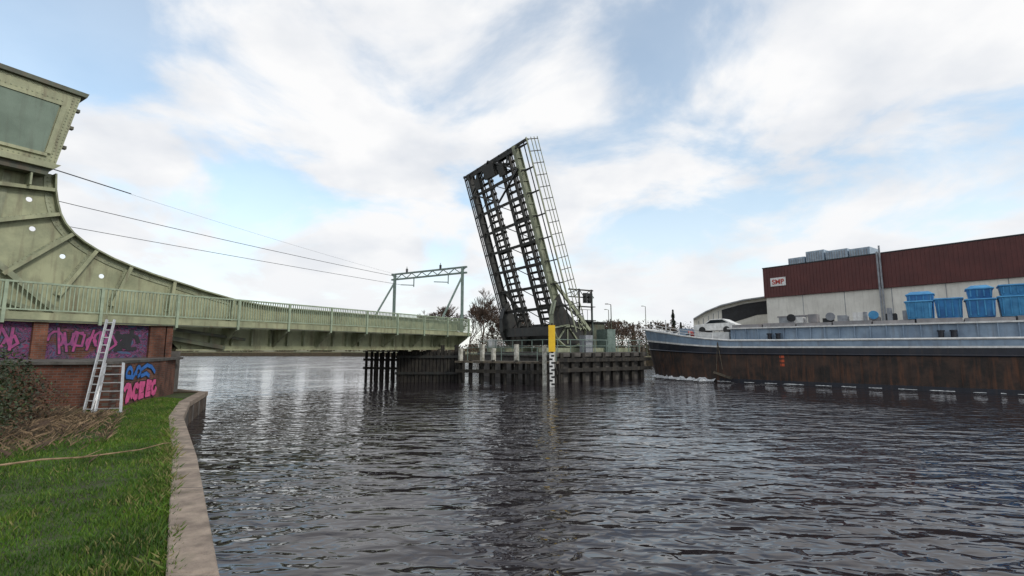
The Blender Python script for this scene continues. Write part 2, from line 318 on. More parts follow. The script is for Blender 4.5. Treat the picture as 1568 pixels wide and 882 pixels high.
girder(1.3,True); girder(9.1,False)
nb.box('deck',CONCD,B,(-9,28.4),(1.62,9.05),(3.3,3.6))
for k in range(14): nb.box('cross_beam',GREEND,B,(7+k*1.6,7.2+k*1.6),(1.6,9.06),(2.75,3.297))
nb.box('walkway',GREEN,B,(-9,28.8),(.0,1.02),(3.86,3.95))
nb.box('walkway_edge_channel',GREEN,B,(-9,28.8),(-.06,-.003),(3.70,4.04))
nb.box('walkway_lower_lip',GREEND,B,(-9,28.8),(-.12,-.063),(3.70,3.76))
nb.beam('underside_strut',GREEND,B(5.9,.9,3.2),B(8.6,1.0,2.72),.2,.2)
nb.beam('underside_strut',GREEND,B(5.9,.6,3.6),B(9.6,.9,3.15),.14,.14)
for k in range(14):
    s0=-8.3+k*2.82
    nb.box('railing_post',GRAIL,B,(s0-.05,s0+.05),(-.16,-.062),(3.62,5.17))
    if s0>5.5:
        nb.hexa('bracket',GREENS,[B(s0-.05,.0,3.55),B(s0+.05,.0,3.55),B(s0+.05,1.25,2.75),B(s0-.05,1.25,2.75),B(s0-.05,.0,3.855),B(s0+.05,.0,3.855),B(s0+.05,1.25,3.855),B(s0-.05,1.25,3.855)])
nb.box('railing_top',GRAIL,B,(-9,28.8),(-.14,-.06),(5.10,5.17))
nb.box('railing_bottom',GRAIL,B,(-9,28.8),(-.12,-.065),(4.10,4.15))
for k in range(int(37.8/.135)):
    s0=-9+k*.135; nb.box('balusters',GRAIL,B,(s0,s0+.035),(-.11,-.075),(4.13,5.11))
wF=lambda pts:[B(s,.75,z) for s,z in pts]
dv=B(0,9.9,0)-B(0,.75,0)
nb.prism('counterweight_box',GREEN,wF([(-9,9.98),(1.30,9.98),(1.85,13.15),(-9,13.15)]),dv)
nb.prism('counterweight_panel',GREEN2,[B(s,.70,z) for s,z in [(-9,10.4),(.9,10.4),(1.2,12.5),(-9,12.5)]],B(0,.745,0)-B(0,.70,0))
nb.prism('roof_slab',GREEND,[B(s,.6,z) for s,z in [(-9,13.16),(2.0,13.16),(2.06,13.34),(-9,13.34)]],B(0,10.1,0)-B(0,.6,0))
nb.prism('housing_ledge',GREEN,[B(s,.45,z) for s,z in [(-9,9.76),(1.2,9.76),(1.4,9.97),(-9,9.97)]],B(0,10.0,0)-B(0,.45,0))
nb.prism('ledge_shadow_strip',GREEND,[B(s,.62,z) for s,z in [(-9,9.5),(1.05,9.5),(1.15,9.755),(-9,9.755)]],B(0,1.2,0)-B(0,.62,0))  # solid dark strip painted as the shade below the ledge
nb.box('panel_trim',GREEN,B,(-9,1.3),(.66,.748),(12.51,12.62))
nb.box('panel_trim',GREEN,B,(-9,1.0),(.66,.748),(10.27,10.39))
nb.prism('panel_trim_side',GREEN,[B(s,.66,z) for s,z in [(.93,10.4),(1.1,10.4),(1.42,12.5),(1.25,12.5)]],B(0,.747,0)-B(0,.66,0))
for z,s0 in [(10.8,1.47),(11.7,1.62),(12.5,1.76)]: nb.box('lug',GREEND,B,(s0-.1,s0+.12),(.8,1.0),(z,z+.12))
for k in range(56):
    for z in (12.72,13.05,10.12): nb.box('rivets',GREENS,B,(-7+k*.15,-6.96+k*.15),(.728,.747),(z,z+.04))
for k in range(22):
    for ds in (.06,.2):
        z=10.15+k*.135; s0=1.3+(z-9.98)*.173-ds; nb.box('rivets',GREENS,B,(s0-.02,s0+.02),(.728,.747),(z,z+.04))
for k in range(5): nb.box('knee_plate',GREENS,B,(-7+k*1.9,-6.94+k*1.9),(.65,1.28),(9.0,9.49))
nroot=nb.done()
cut=Ob('cutter')
for s0,z0 in [(.80,8.55),(1.0,7.4),(2.0,6.45),(3.35,5.80),(-.6,8.1)]:
    cut.cyl('c',GREEN,B(s0,.9,z0),B(s0,1.9,z0),.10,n=14)
cr=cut.done(); co=[o for o in cr.children][0]
web=[o for o in nroot.children if o.name.startswith('girder_web_front')][0]
md=web.modifiers.new('x','BOOLEAN'); md.object=co; md.operation='DIFFERENCE'; md.solver='EXACT'
dg=bpy.context.evaluated_depsgraph_get(); nm=bpy.data.meshes.new_from_object(web.evaluated_get(dg)); web.modifiers.clear(); web.data=nm
bpy.data.objects.remove(co); bpy.data.objects.remove(cr)
cp=Ob('catenary_gantry')
for o_ in (.25,8.2):
    cp.beam('post',STEEL,B(27.9,o_,3.9),B(27.9,o_,9.6),.24,.24)
    cp.beam('raking_brace',STEEL,B(27.9,o_,8.9),B(25.2,o_,5.0),.12,.12)
for z in (9.15,9.65):
    cp.beam('boom',STEEL,B(27.9,-.2,z),B(27.9,8.6,z),.16,.14)
for k in range(14):
    cp.beam('lattice',STEEL,B(27.9,-.1+k*.62,9.2 if k%2 else 9.6),B(27.9,-.1+(k+1)*.62,9.6 if k%2 else 9.2),.06,.06)
for o_ in (1.8,5.8):
    cp.beam('drop_arm',STEEL,B(27.9,o_,9.2),B(27.9,o_,8.3),.08,.08); cp.beam('registration_arm',STEEL,B(27.9,o_,8.45),B(27.9,o_+1.6,8.6),.07,.07)
    for j in range(4): cp.cyl('insulator',BLACK,B(27.9,o_+.9,9.7+j*.1),B(27.9,o_+.9,9.77+j*.1),.13,.08,8)
    cp.cyl('insulator_pin',STEEL,B(27.9,o_+.9,9.6),B(27.9,o_+.9,10.25),.03,n=6)
cp.done()
cw=Ob('overhead_wires')
cw.wire('contact_wire',BLACK,B(27.9,7.4,8.6),B(-6,7.4,9.15),.015,.1)
cw.wire('catenary_wire',BLACK,B(27.9,7.4,9.3),B(-6,7.4,10.7),.017,.25)
cw.wire('feeder_wire',BLACK,B(27.9,8.3,9.7),B(-6,7.6,12.9),.006,.3)
cw.wire('feeder_wire',BLACK,B(6.4,7.6,11.4),B(-6,7.6,12.7),.028,.0)
cw.done()
# ---------------------------------------------------------------- abutment
ab=Ob('brick_abutment')
C=(-12.5,15.3);D=(-14.3,20.2)
def wall(part,mat,p,q,z0,z1,t=.4):
    p=V((*p,0));q=V((*q,0)); d=(q-p).normalized(); n=V((d.y,-d.x,0))
    P=[p,q,q-n*t,p-n*t]
    ab.hexa(part,mat,[x+V((0,0,z0)) for x in P]+[x+V((0,0,z1)) for x in P])
wall('lower_front_wall',BR1,(-24,13.3),C,.2,2.2)
wall('lower_side_wall',BR2,C,D,.2,2.2)
wall('lower_end_wall',BR2,D,(-15.4,22.4),-.5,2.2)
ab.prism('ledge_coping',CONCD,[(-24,13.2,2.202),(-12.44,15.18,2.202),(-14.24,20.2,2.202),(-15.2,22.6,2.202),(-25,24,2.202)],(0,0,.09))
ab.box('upper_wall',BR3,B,(-9,5.5),(.22,1.2),(2.295,3.69))
for s0,w in ((-1.55,.42),(1.05,.42),(4.85,.6)):
    ab.box('pilaster',BR4,B,(s0,s0+w),(.02,.217),(2.295,3.69))
ab.box('upper_end',BR4,B,(5.5,5.75),(.02,8.9),(-.5,3.69))
ab.box('bearing_block',CONCD,B,(5.76,6.4),(.6,8.9),(-.5,2.56))
def strokes(part,mat,P,lines,w,off):
    O,ux,uz=P; nrm=ux.cross(uz).normalized()
    for ln in lines:
        for (a0,b0),(a1,b1) in zip(ln[:-1],ln[1:]):
            d=V((a1-a0,b1-b0)); L_=d.length
            if L_<1e-4: continue
            d/=L_; e=V((-d.y,d.x))*w/2; x0=V((a0,b0))-d*w*.3; x1=V((a1,b1))+d*w*.3
            q=[x0-e,x1-e,x1+d*w*.12,x1+e,x0+e,x0-d*w*.12]
            ab.raw(part,mat,[O+ux*v.x+uz*v.y+nrm*off for v in q],[(0,1,2,3,4,5)])
            off+=.0004
Cv=V((C[0],C[1],0));Dv=V((D[0],D[1],0)); ux=(Dv-Cv).normalized(); P=(Cv,ux,V((0,0,1)))
def curl(cx,cz,r,a0,a1,n=7,sy=1): return [(cx+r*math.cos(a0+(a1-a0)*i/n),cz+sy*r*math.sin(a0+(a1-a0)*i/n)) for i in range(n+1)]
pk=[curl(1.35,1.2,.25,2.5,-1.6),[(1.35,1.0),(1.55,1.42),(1.8,1.05)],curl(2.15,1.2,.22,.8,5.2),[(2.5,1.42),(2.5,.98),(2.85,1.0)],[(2.5,1.2),(2.8,1.22)],[(2.5,1.42),(2.9,1.40)],[(3.2,1.45),(3.15,1.0),(3.55,1.0)],[(3.2,1.45),(3.6,1.4)],[(3.2,1.22),(3.5,1.22)],curl(3.95,1.2,.22,1.2,6.0)]
strokes('graffiti_outline',SPRAYK,P,pk,.27,.006); strokes('graffiti_pink',SPRAYP,P,pk,.20,.018)
bl=[curl(1.4,1.85,.24,3.5,-.5,8,.8),[(1.2,1.75),(1.75,1.7),(2.0,1.9)],curl(2.2,1.88,.2,3.6,-1.5,8,.8),[(2.5,1.95),(3.0,2.08),(3.5,2.0),(3.9,1.8)],[(2.5,1.72),(3.0,1.78),(3.3,1.68)]]
strokes('graffiti_blue_outline',SPRAYK,P,bl,.22,.006); strokes('graffiti_blue',SPRAYB,P,bl,.14,.018)
P2=(B(0,.22,0),V((.514,.858,0)),V((0,0,1)))
def tag(x0,z0,sc,n,seed):
    r=random.Random(seed); L_=[]
    for i in range(n):
        x=x0+i*.36*sc
        L_.append(curl(x+r.uniform(-.05,.05),z0+.42+r.uniform(-.1,.1),r.uniform(.13,.25),r.uniform(0,6),r.uniform(0,6)+5,6,1.5))
        L_.append([(x+r.uniform(-.2,.2),z0+r.uniform(-.05,.1)),(x+r.uniform(-.1,.25),z0+r.uniform(.7,.95))])
    return L_
t1=tag(-.9,2.6,1,5,3); t2=tag(1.75,2.55,1,8,5); t3=tag(-5,2.6,1,9,8)
for t in (t1,t2,t3): strokes('tag_outline',SPRAYK,P2,t,.15,.006)
strokes('tag_fill',SPRAYM,P2,t1,.09,.02); strokes('tag_fill',SPRAYM,P2,t3,.09,.02); strokes('tag_fill',SPRAYB,P2,t2[11:],.05,.02); strokes('tag_fill',SPRAYM,P2,t2[:11],.08,.02)
ab.done()
def ladder(b0,b1,t0,t1,nr):
    l=Ob('ladder'); b0,b1,t0,t1=map(V,(b0,b1,t0,t1))
    l.beam('rail',ALU,b0,t0,.035,.07,up=(0,-1,0)); l.beam('rail',ALU,b1,t1,.035,.07,up=(0,-1,0))
    for i in range(nr):
        t=(i+.6)/nr; l.beam('rung',ALU,b0.lerp(t0,t),b1.lerp(t1,t),.03,.03)
    l.beam('foot_bar',ALU,b0+V((-.08,-.02,.03)),b1+V((.08,-.02,.03)),.05,.05); l.done()
ladder((-12.25,14.55,.78),(-11.62,14.7,.78),(-12.55,15.1,2.25),(-12.05,15.17,2.25),6)
ladder((-12.55,14.5,.78),(-12.33,14.52,.78),(-12.85,15.35,3.6),(-12.65,15.4,3.6),12)
# ---------------------------------------------------------------- raised bascule
Wv=V((-.549,.836,0)); Lv=V((-.2545,-.166,.953)).normalized(); Nv=Wv.cross(Lv).normalized(); R0=V((5.0,40.7,4.2))
def R(a_,l_,n_): return R0+Wv*a_+Lv*l_+Nv*n_
rb=Ob('raised_bascule_bridge'); LEN=16.3
for a_ in (1.5,9.6):
    mt_=BASCL if a_<5 else BASC  # matching girders: right one coloured as sunlit, left one as shaded
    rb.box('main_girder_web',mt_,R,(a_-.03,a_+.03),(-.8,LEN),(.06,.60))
    rb.box('main_girder_flange',mt_,R,(a_-.19,a_+.19),(-.8,LEN),(0,.055))
    rb.box('main_girder_flange',mt_,R,(a_-.19,a_+.19),(-.8,LEN),(.603,.66))
    for k in range(17): rb.box('girder_stiffener',mt_,R,(a_-.16,a_-.033),(.2+k,.26+k),(.06,.6))
nb_=9; dl=(LEN-.4)/(nb_-1)
for k in range(nb_):
    l0=.05+k*dl
    rb.box('cross_girder',BASC,R,(1.7,9.4),(l0,l0+.12),(.15,.48))
    rb.box('cross_girder_flange',BASC,R,(1.7,9.4),(l0-.07,l0+.19),(.10,.147))
    for a0,a1 in ((0,1.3),(9.8,11.0)): rb.box('walkway_bracket',BASC,R,(a0,a1),(l0,l0+.10),(.38,.52))
    rb.beam('bracket_strut',BASC,R(0,l0+.06,.45),R(1.3,l0+.06,.05),.07,.07); rb.beam('bracket_strut',BASC,R(11,l0+.06,.45),R(9.8,l0+.06,.05),.07,.07)
    if k<nb_-1:
        rb.beam('wind_bracing',BASC,R(1.6,l0+.1,.05),R(5.5,l0+dl,.05),.06,.05,up=tuple(Nv)); rb.beam('wind_bracing',BASC,R(9.5,l0+.1,.05),R(5.5,l0+dl,.05),.06,.05,up=tuple(Nv))
for a_ in (2.75,4.25,6.65,8.15):
    rb.box('stringer',BASC,R,(a_-.10,a_+.10),(0,LEN),(.20,.47))
for aa in (2.75,6.65):
    k=.3
    while k<LEN:
        rb.box('sleeper',WOOD,R,(aa-.3,aa+1.8),(k,k+.22),(.475,.62)); k+=.62
    rb.box('running_rail',BASC,R,(aa+.0,aa+.07),(0,LEN),(.625,.74)); rb.box('running_rail',BASC,R,(aa+1.46,aa+1.53),(0,LEN),(.625,.74))
for a0,a1 in ((.05,.17),(.6,.68),(10.2,10.3),(10.8,10.92)):
    rb.box('walkway_bearer',BASC,R,(a0,a1),(-.3,LEN),(.53,.59))
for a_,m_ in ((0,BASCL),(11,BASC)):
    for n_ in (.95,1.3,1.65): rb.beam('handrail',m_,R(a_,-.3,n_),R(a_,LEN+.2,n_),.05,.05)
    k=0
    while k<=16.4:
        rb.beam('handrail_post',BASC,R(a_,k,.4),R(a_,k,1.68),.06,.06); k+=1.02
    rb.beam('outer_chord',m_,R(a_,-.3,.45),R(a_,LEN+.2,.45),.10,.10)
rb.box('nose_beam',BASC,R,(.0,11),(LEN-.05,LEN+.10),(.3,.66))
for a_ in (2.75,4.25,6.65,8.15): rb.beam('nose_strut',BASC,R(a_,LEN-1.2,-.15),R(a_,LEN+.1,.4),.16,.16)
rb.box('lock_housing',BASC,R,(4.6,6.4),(LEN-1.5,LEN-.3),(-.3,.195))
for a_ in (3.2,7.5): rb.box('lock_housing',BASC,R,(a_,a_+.9),(LEN-1.9,LEN-.9),(-.25,.15))
for q_ in (1.5,9.6): rb.beam('nose_tie',BASC,R(q_,LEN-2,-.05),R(5.5,LEN,-.05),.14,.14); rb.beam('nose_tie',BASC,R(q_,LEN-2,-.05),R(5.5,LEN-3.9,-.05),.14,.14)
def U(a_,f,z): return R0+Wv*a_+V((.836,.549,0))*f+V((0,0,z))
for a_ in (1.3,9.4):
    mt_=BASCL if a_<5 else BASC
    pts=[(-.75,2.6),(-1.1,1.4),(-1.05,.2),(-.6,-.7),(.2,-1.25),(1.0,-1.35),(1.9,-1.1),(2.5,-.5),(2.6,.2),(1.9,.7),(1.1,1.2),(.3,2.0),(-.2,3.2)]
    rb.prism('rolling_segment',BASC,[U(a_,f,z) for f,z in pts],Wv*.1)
    for i in range(9):
        (f0,z0),(f1,z1)=pts[i],pts[i+1]
        rb.hexa('segment_tread',mt_,[U(a_-.25,f0,z0),U(a_+.35,f0,z0),U(a_+.35,f1,z1),U(a_-.25,f1,z1),U(a_-.25,f0,z0-.1),U(a_+.35,f0,z0-.1),U(a_+.35,f1,z1-.1),U(a_-.25,f1,z1-.1)])
    for an in range(5):
        t=math.radians(190+an*40); rb.beam('segment_spoke',mt_,U(a_-.06,.6,.5),U(a_-.06,.6+1.6*math.cos(t),.5+1.6*math.sin(t)),.12,.12)
    rb.beam('tail_strut',mt_,R(a_+.05,4.2,.6),U(a_,3.2,.1),.22,.26); rb.beam('tail_strut',BASC,R(a_+.05,2.4,.6),U(a_,2.6,.9),.14,.16); rb.beam('tail_tie',BASC,U(a_,1.1,2.6),U(a_,3.1,.3),.14,.14)
rb.prism('counterweight',BASC,[U(1.7,f,z) for f,z in [(1.9,-1.2),(3.6,-.9),(3.9,.3),(2.6,.9)]],Wv*7.4)
rb.box('bottom_crosshead',BASC,U,(1.5,9.4),(-.7,.2),(-.4,.4))
rb.done()
pr=Ob('bridge_pier')
pr.box('pier_body',CONCD,U,(-.6,11.6),(-2.2,8),(-6,-2.2))
pr.box('pier_cap',CONCD,U,(-.8,11.8),(-2.4,8.2),(-2.19,-1.85))
for a_ in (.9,9.4): pr.box('track_girder',BASCL,U,(a_,a_+.8),(-2.2,8),(-1.84,-1.47))
for k in range(9): pr.box('fender_pile',WOOD,U,(-.95,-.7),(-2+k*1.15,-1.7+k*1.15),(-6,-1.9))
for z in (-3.4,-2.6): pr.box('waler',WOOD,U,(-1.15,-.96),(-2.6,8.4),(z,z+.3))
pr.box('equipment_cabinet',STEEL,U,(.5,1.9),(4.6,5.6),(-1.84,.2)); pr.box('equipment_cabinet',GREY,U,(-.4,.4),(1.2,2.0),(-1.84,-.4)); pr.box('equipment_cabinet',WHITE,U,(10.3,11),(-1.6,-1),(-1.84,-.6))
pr.box('machinery_house',GREEND,U,(3.5,7.5),(4.6,7.2),(-1.84,.9)); pr.box('machinery_house_roof',BASC,U,(3.3,7.7),(4.4,7.4),(.905,1.05))
pr.box('machinery_house_window',GLASS,U,(4.2,5.2),(4.57,4.597),(-.4,.5)); pr.box('machinery_house_window',GLASS,U,(5.8,6.8),(4.57,4.597),(-.4,.5))
for k in range(8): pr.beam('guard_rail_post',STEEL,U(-.6,-2+k*1.35,-1.85),U(-.6,-2+k*1.35,-.8),.06)
pr.beam('guard_rail',STEEL,U(-.6,-2.2,-.8),U(-.6,7.9,-.8),.06); pr.beam('guard_rail',STEEL,U(-.6,-2.2,-1.3),U(-.6,7.9,-1.3),.05)
for k in range(9): pr.beam('front_rail_post',STEEL,U(-.5+k*1.5,-2.3,-1.85),U(-.5+k*1.5,-2.3,-.8),.06)
pr.beam('front_rail',STEEL,U(-.6,-2.3,-.8),U(11.7,-2.3,-.8),.06); pr.beam('front_rail',STEEL,U(-.6,-2.3,-1.3),U(11.7,-2.3,-1.3),.05)
pr.done()
tb=Ob('timber_dolphin')
tb.box('core',WOOD,T,(-9.2,-4.4),(39.6,44),(-1,2.3))
for k in range(17): tb.box('plank',WOOD,T,(-9.25+k*.29,-9.0+k*.29),(39.35-.03*(k%2),39.59),(-1,2.45+.05*(k%3)))
for k in range(12): tb.box('side_plank',WOOD,T,(-4.39,-4.2),(39.6+k*.35,39.9+k*.35),(-1,2.45))
for z in (.6,1.9): tb.box('waler',BASC,T,(-9.35,-4.25),(39.2,39.31),(z,z+.22))
for k in range(5): tb.box('bollard_post',WOOD,T,(-9.2+k*1.13,-8.9+k*1.13),(39.65,39.95),(2.3,2.95))
tb.done(bevel=.02)
tf=Ob('timber_jetty')
for k in range(7):
    x=-12.3+k*.5; tf.cyl('pile',WOOD,(x,41.3-.15*k,-1),(x,41.3-.15*k,2.5+.12*(k%2)),.12,n=8); tf.cyl('back_pile',WOOD,(x+.2,43.3,-1),(x+.2,43.3,2.3),.12,n=8)
for z in (1.05,1.75): tf.beam('waler',WOOD,(-12.5,41.2,z),(-9.3,40.2,z),.14,.2)
tf.beam('cap',PILEW,(-12.5,41.2,2.45),(-9.3,40.3,2.45),.3,.1); tf.done()
fj=Ob('timber_fender')
p0=V((-4.1,38.6,0)); p1=V((3.0,35.6,0)); n_=9
for k in range(n_):
    p=p0.lerp(p1,k/(n_-1)); fj.cyl('pile',WOOD,p+V((0,0,-1)),p+V((0,0,1.6+.2*(k%2))),.14,n=8)
    if k in (0,2,3,5,8): fj.cyl('pile_head',PILEW,p+V((0,.35,1.3)),p+V((0,.35,2.7+.15*(k%3))),.19,n=8)
    fj.cyl('back_pile',WOOD,p+V((.6,2.2,-1)),p+V((.6,2.2,1.6)),.12,n=8)
fj.beam('waler',WOOD,p0+V((-.3,-.22,.95)),p1+V((.3,-.22,.95)),.14,.26)
fj.beam('deck_edge',WOODL,p0+V((-.3,-.1,1.65)),p1+V((.3,-.1,1.65)),.5,.14); fj.beam('deck',WOODL,p0+V((.2,1.2,1.65)),p1+V((.2,1.2,1.65)),2.2,.08)
for k in range(6):
    p=p0.lerp(p1,k/5)+V((.4,2.1,1.7)); fj.beam('rail_post',STEEL,p,p+V((0,0,1.05)),.06)
for z in (2.25,2.75): fj.beam('hand_rail',STEEL,p0+V((.4,2.1,z)),p1+V((.4,2.1,z)),.05)
fj.beam('rubbing_post',PILEW,(2.35,35.4,-1),(2.35,35.4,2.9),.3,.3)
fj.done()
gw=Ob('timber_guide_wall')
p0=V((5.0,42.6,0)); p1=V((18.8,73,0))
for k in range(16):
    p=p0.lerp(p1,k/15); gw.cyl('pile',WOOD,p+V((0,0,-1)),p+V((0,0,1.85+.5*(k%4==0))),.18,n=7)
for z in (.75,1.5): gw.beam('waler',WOOD,p0+V((.22,-.1,z)),p1+V((.22,-.1,z)),.12,.26)
for z in (2.2,2.6): gw.beam('hand_rail',STEEL,p0+V((0,.3,z)),p1+V((0,.3,z)),.05)
for k in range(14):
    p=p0.lerp(p1,k/13); gw.beam('rail_post',STEEL,p+V((0,.3,1.6)),p+V((0,.3,2.6)),.06)
for dx,dy in ((0,0),(.8,.2),(.3,.9),(-.6,.7),(1,1)): gw.cyl('end_dolphin',WOODL,(18.9+dx,72.5+dy,-1),(18.9+dx*.7,72.5+dy*.7,3.2),.3,n=8)
gw.done()
mpo=Ob('height_gauge_sign')
mpo.cyl('post',WOOD,(2.9,35.12,-1),(2.9,35.12,4.5),.10,n=8)
mpo.box('yellow_board',YEL,T,(2.62,3.1),(34.86,34.93),(2.45,4.35))
mpo.box('scale_board',WHITE,T,(2.68,3.02),(34.88,34.93),(-.5,2.35))
for k in range(9):
    z=.1+k*.25; mpo.box('scale_mark',BLACK,T,(2.68 if k%2 else 2.8,2.9 if k%2 else 3.02),(34.868,34.879),(z,z+.13))
mpo.done()
sg=Ob('signal_gantry')
for x,y in ((6.35,45.5),(7.65,46.3)): sg.beam('post',BASC,(x,y,2.2),(x,y,8.3),.15)
sg.beam('boom',BASC,(5.3,44.9,8.2),(7.8,46.4,8.2),.14,.12); sg.beam('boom',BASC,(5.3,44.9,7.5),(7.8,46.4,7.5),.1,.1)
for k in range(5): sg.beam('lattice',BASC,(5.4+k*.5,44.95+k*.3,7.5 if k%2 else 8.2),(5.9+k*.5,45.25+k*.3,8.2 if k%2 else 7.5),.05)
for x,y,z in ((6.9,45.6,7.9),(7.35,45.9,7.9)):
    sg.box('signal_head',BLACK,T,(x-.18,x+.18),(y-.15,y+.1),(z-.95,z)); sg.cyl('lamp_hood',BLACK,(x,y-.14,z-.25),(x,y-.4,z-.25),.14,n=8); sg.cyl('lamp_hood',BLACK,(x,y-.14,z-.65),(x,y-.4,z-.65),.14,n=8)
sg.beam('ladder_rail',STEEL,(7.7,46.1,2.3),(7.7,46.1,7.9),.05); sg.beam('platform',BASC,(6.2,45.2,5.3),(7.8,46.2,5.3),.7,.08); sg.beam('platform',BASC,(6.2,45.2,6.6),(7.8,46.2,6.6),.6,.06)
for k in range(4): sg.beam('platform_rail',BASC,(6.1+k*.5,44.85+k*.3,5.3),(6.1+k*.5,44.85+k*.3,6.3),.04)
sg.beam('platform_rail',BASC,(6.1,44.85,6.3),(7.7,45.85,6.3),.04); sg.done()
for x,y,h in ((12.1,59,8.0),(23.5,85,10.0),(16,80,9)):
    lp=Ob('lamp_post'); lp.cyl('pole',GREEND,(x,y,1.2),(x,y,h),.09,.05,8); lp.beam('arm',GREEND,(x,y,h),(x-.4,y,h+.08),.06); lp.box('lamp_head',GREEND,T,(x-.7,x-.35),(y-.1,y+.1),(h+.03,h+.12)); lp.done()
# ---------------------------------------------------------------- far land
fl=Ob('far_bank')
fl.prism('land',FARG,[(-3000,168,-2),(-60,172,-2),(-28,150,-2),(-10,112,-2),(4,84,-2),(18,76,-2),(60,58,-2),(90,30,-2),(120,-40,-2),(3000,-300,-2),(3000,3400,-2),(-3000,3400,-2)],(0,0,3.3))
fl.prism('bank_revetment',BRNG,[(-300,167.8,-1),(-60,171.5,-1),(-28,149.5,-1),(-10,111.5,-1),(4,83.5,-1),(18,75.5,-1),(60,57.5,-1),(60,59,-1),(18,77,-1),(4,85,-1),(-10,113,-1),(-28,151,-1),(-60,173,-1),(-300,169,-1)],(0,0,2.15))
fl.done()
cl=[]
for k in range(90):
    x=-250+k*4.2+random.uniform(-2,2); cl.append((x,195+random.uniform(-5,30),2.4,3.5,3,random.uniform(1.0,2.6)))
TL=[mk('hedge_brown',(.13,.085,.055),(.07,.05,.035),.5,.95),mk('hedge_olive',(.075,.075,.04),(.045,.05,.03),.5,.95)]
leafcloud('distant_hedge',cl,16000,.5,TL)
cl=[]
for k in range(100):
    t=k/99; x=-8+t*52+random.uniform(-1.5,1.5); y=100-t*24+random.uniform(0,14); h=random.uniform(1.4,4.0); cl.append((x,y,1.2+h*.8,2.2,2,h))
leafcloud('shrub_thicket',cl,30000,.15,[TL[0],TL[1],TWIG],twm=TRUNK)
def baretree(name,base,H,seed,spread=.42,r0=.24,depth=6):
    r=random.Random(seed); ob=[[],[]]
    def seg(p,q,a,b_):
        d=(q-p).normalized(); u=V((0,0,1)) if abs(d.z)<.9 else V((1,0,0)); x=d.cross(u).normalized(); y=x.cross(d); o=len(ob[0])
        for (c,rr) in ((p,a),(q,b_)):
            for i in range(3):
                t=i*2.094; ob[0].append(tuple(c+(x*math.cos(t)+y*math.sin(t))*rr))
        for i in range(3): ob[1].append((o+i,o+(i+1)%3,o+3+(i+1)%3,o+3+i))
    def grow(p,d,l,rad,k):
        q=p+d*l; seg(p,q,rad,rad*.72)
        if k==0: return
        for i in range(3 if k>1 else 5):
            nd=(d+V((r.gauss(0,spread),r.gauss(0,spread),r.gauss(.14,spread*.6)))).normalized(); grow(q if i else p+d*l*.8,nd,l*r.uniform(.66,.88),max(rad*.62,.036),k-1)
    grow(V(base),V((0,0,1)),H*.22,r0,depth)
    single(name,ob[0],ob[1],[TWIG])
tr=[(-18,112,13),(-15.5,115,15),(-13,116,12),(-9.5,110,15),(-6.5,108,16),(-4,112,14),(-1,110,11),(2,106,10),(15,92,8),(19,94,9),(22.5,100,9.5),(26,104,8.5),(31,105,9),(35,108,8)]
for i,(x,y,h) in enumerate(tr): baretree('bare_tree',(x,y,1.2),h,i+11)
def conifer(x,y,h,seed):
    r=random.Random(seed); o=Ob('conifer_tree'); o.cyl('trunk',TRUNK,(x,y,1.2),(x,y,1.2+h*.95),.2,.04,7)
    vs=[[],[]];fs=[[],[]]
    for k in range(2600):
        t=r.random()**.75; z=1.8+t*h; rad=(1-t)*h*.20*(.75+.35*math.sin(t*38))+.05; a_=r.uniform(0,6.283); rr=rad*r.uniform(.3,1.1); c=V((x+rr*math.cos(a_),y+rr*math.sin(a_),z-rr*.35)); s=.22
        i=r.random()<.4; d1=V((math.cos(a_),math.sin(a_),-.3))*s; d2=V((-math.sin(a_),math.cos(a_),r.uniform(-.4,.4)))*s*.6; n=len(vs[i]); vs[i]+=[c-d1,c-d2,c+d1,c+d2]; fs[i].append((n,n+1,n+2,n+3))
    o.raw('needles_dark',CONIF[0],vs[0],fs[0]); o.raw('needles_light',CONIF[1],vs[1],fs[1]); o.done()
conifer(40.3,121,10.5,1); conifer(43.2,124,7.5,2); conifer(35,122,7.5,3); conifer(29.5,118,6.5,4)
# ---------------------------------------------------------------- warehouse
wh=Ob('warehouse_building')
def Wf(s,o,z): return V((37+.589*s+.808*o,70-.808*s+.589*o,z))
wh.box('lower_wall',OFFW,Wf,(0,62),(0,30),(1.2,9.95)); wh.box('red_upper_cladding',RED,Wf,(-.15,62),(-.25,30.2),(9.96,14.2))
wh.box('parapet_cap',GREYD,Wf,(-.2,62),(-.3,30.3),(14.21,14.36))
for k in range(150): wh.box('cladding_rib',RED,Wf,(-.1+k*.41,.0+k*.41),(-.29,-.253),(9.98,14.2))
for k in range(12): wh.box('panel_joint',GREY,Wf,(5*k+4.9,5*k+4.97),(-.02,-.002),(1.3,9.94))
wh.box('roller_door',GREY,Wf,(1.6,5.2),(-.05,-.003),(1.3,7.0)); wh.box('door_frame',HATCH,Wf,(1.4,5.4),(-.1,-.052),(7.0,7.2))
for k in range(16): wh.box('door_slat',HATCH,Wf,(1.65,5.15),(-.075,-.053),(1.5+k*.34,1.56+k*.34))
wh.cyl('downpipe',GREY,Wf(14.2,-.45,1.2),Wf(14.2,-.45,15.2),.10,n=8); wh.box('pipe_tray',GREY,Wf,(13.8,14.0),(-.4,-.3),(1.3,14.5))
wh.box('sign_board',WHITE,Wf,(.9,3.0),(-.36,-.295),(11.5,12.7))
for s0,w,hh in ((2.5,2.2,.7),(4.9,2.3,1.3),(7.4,2.6,1.0),(10.2,2.3,.8)):
    wh.box('rooftop_unit',UNIT,Wf,(s0,s0+w),(2,5),(14.4,14.9+hh))
    for k in range(int(w/.3)): wh.box('unit_louvre',GREY,Wf,(s0+.1+k*.3,s0+.2+k*.3),(1.95,1.99),(14.7,14.7+hh))
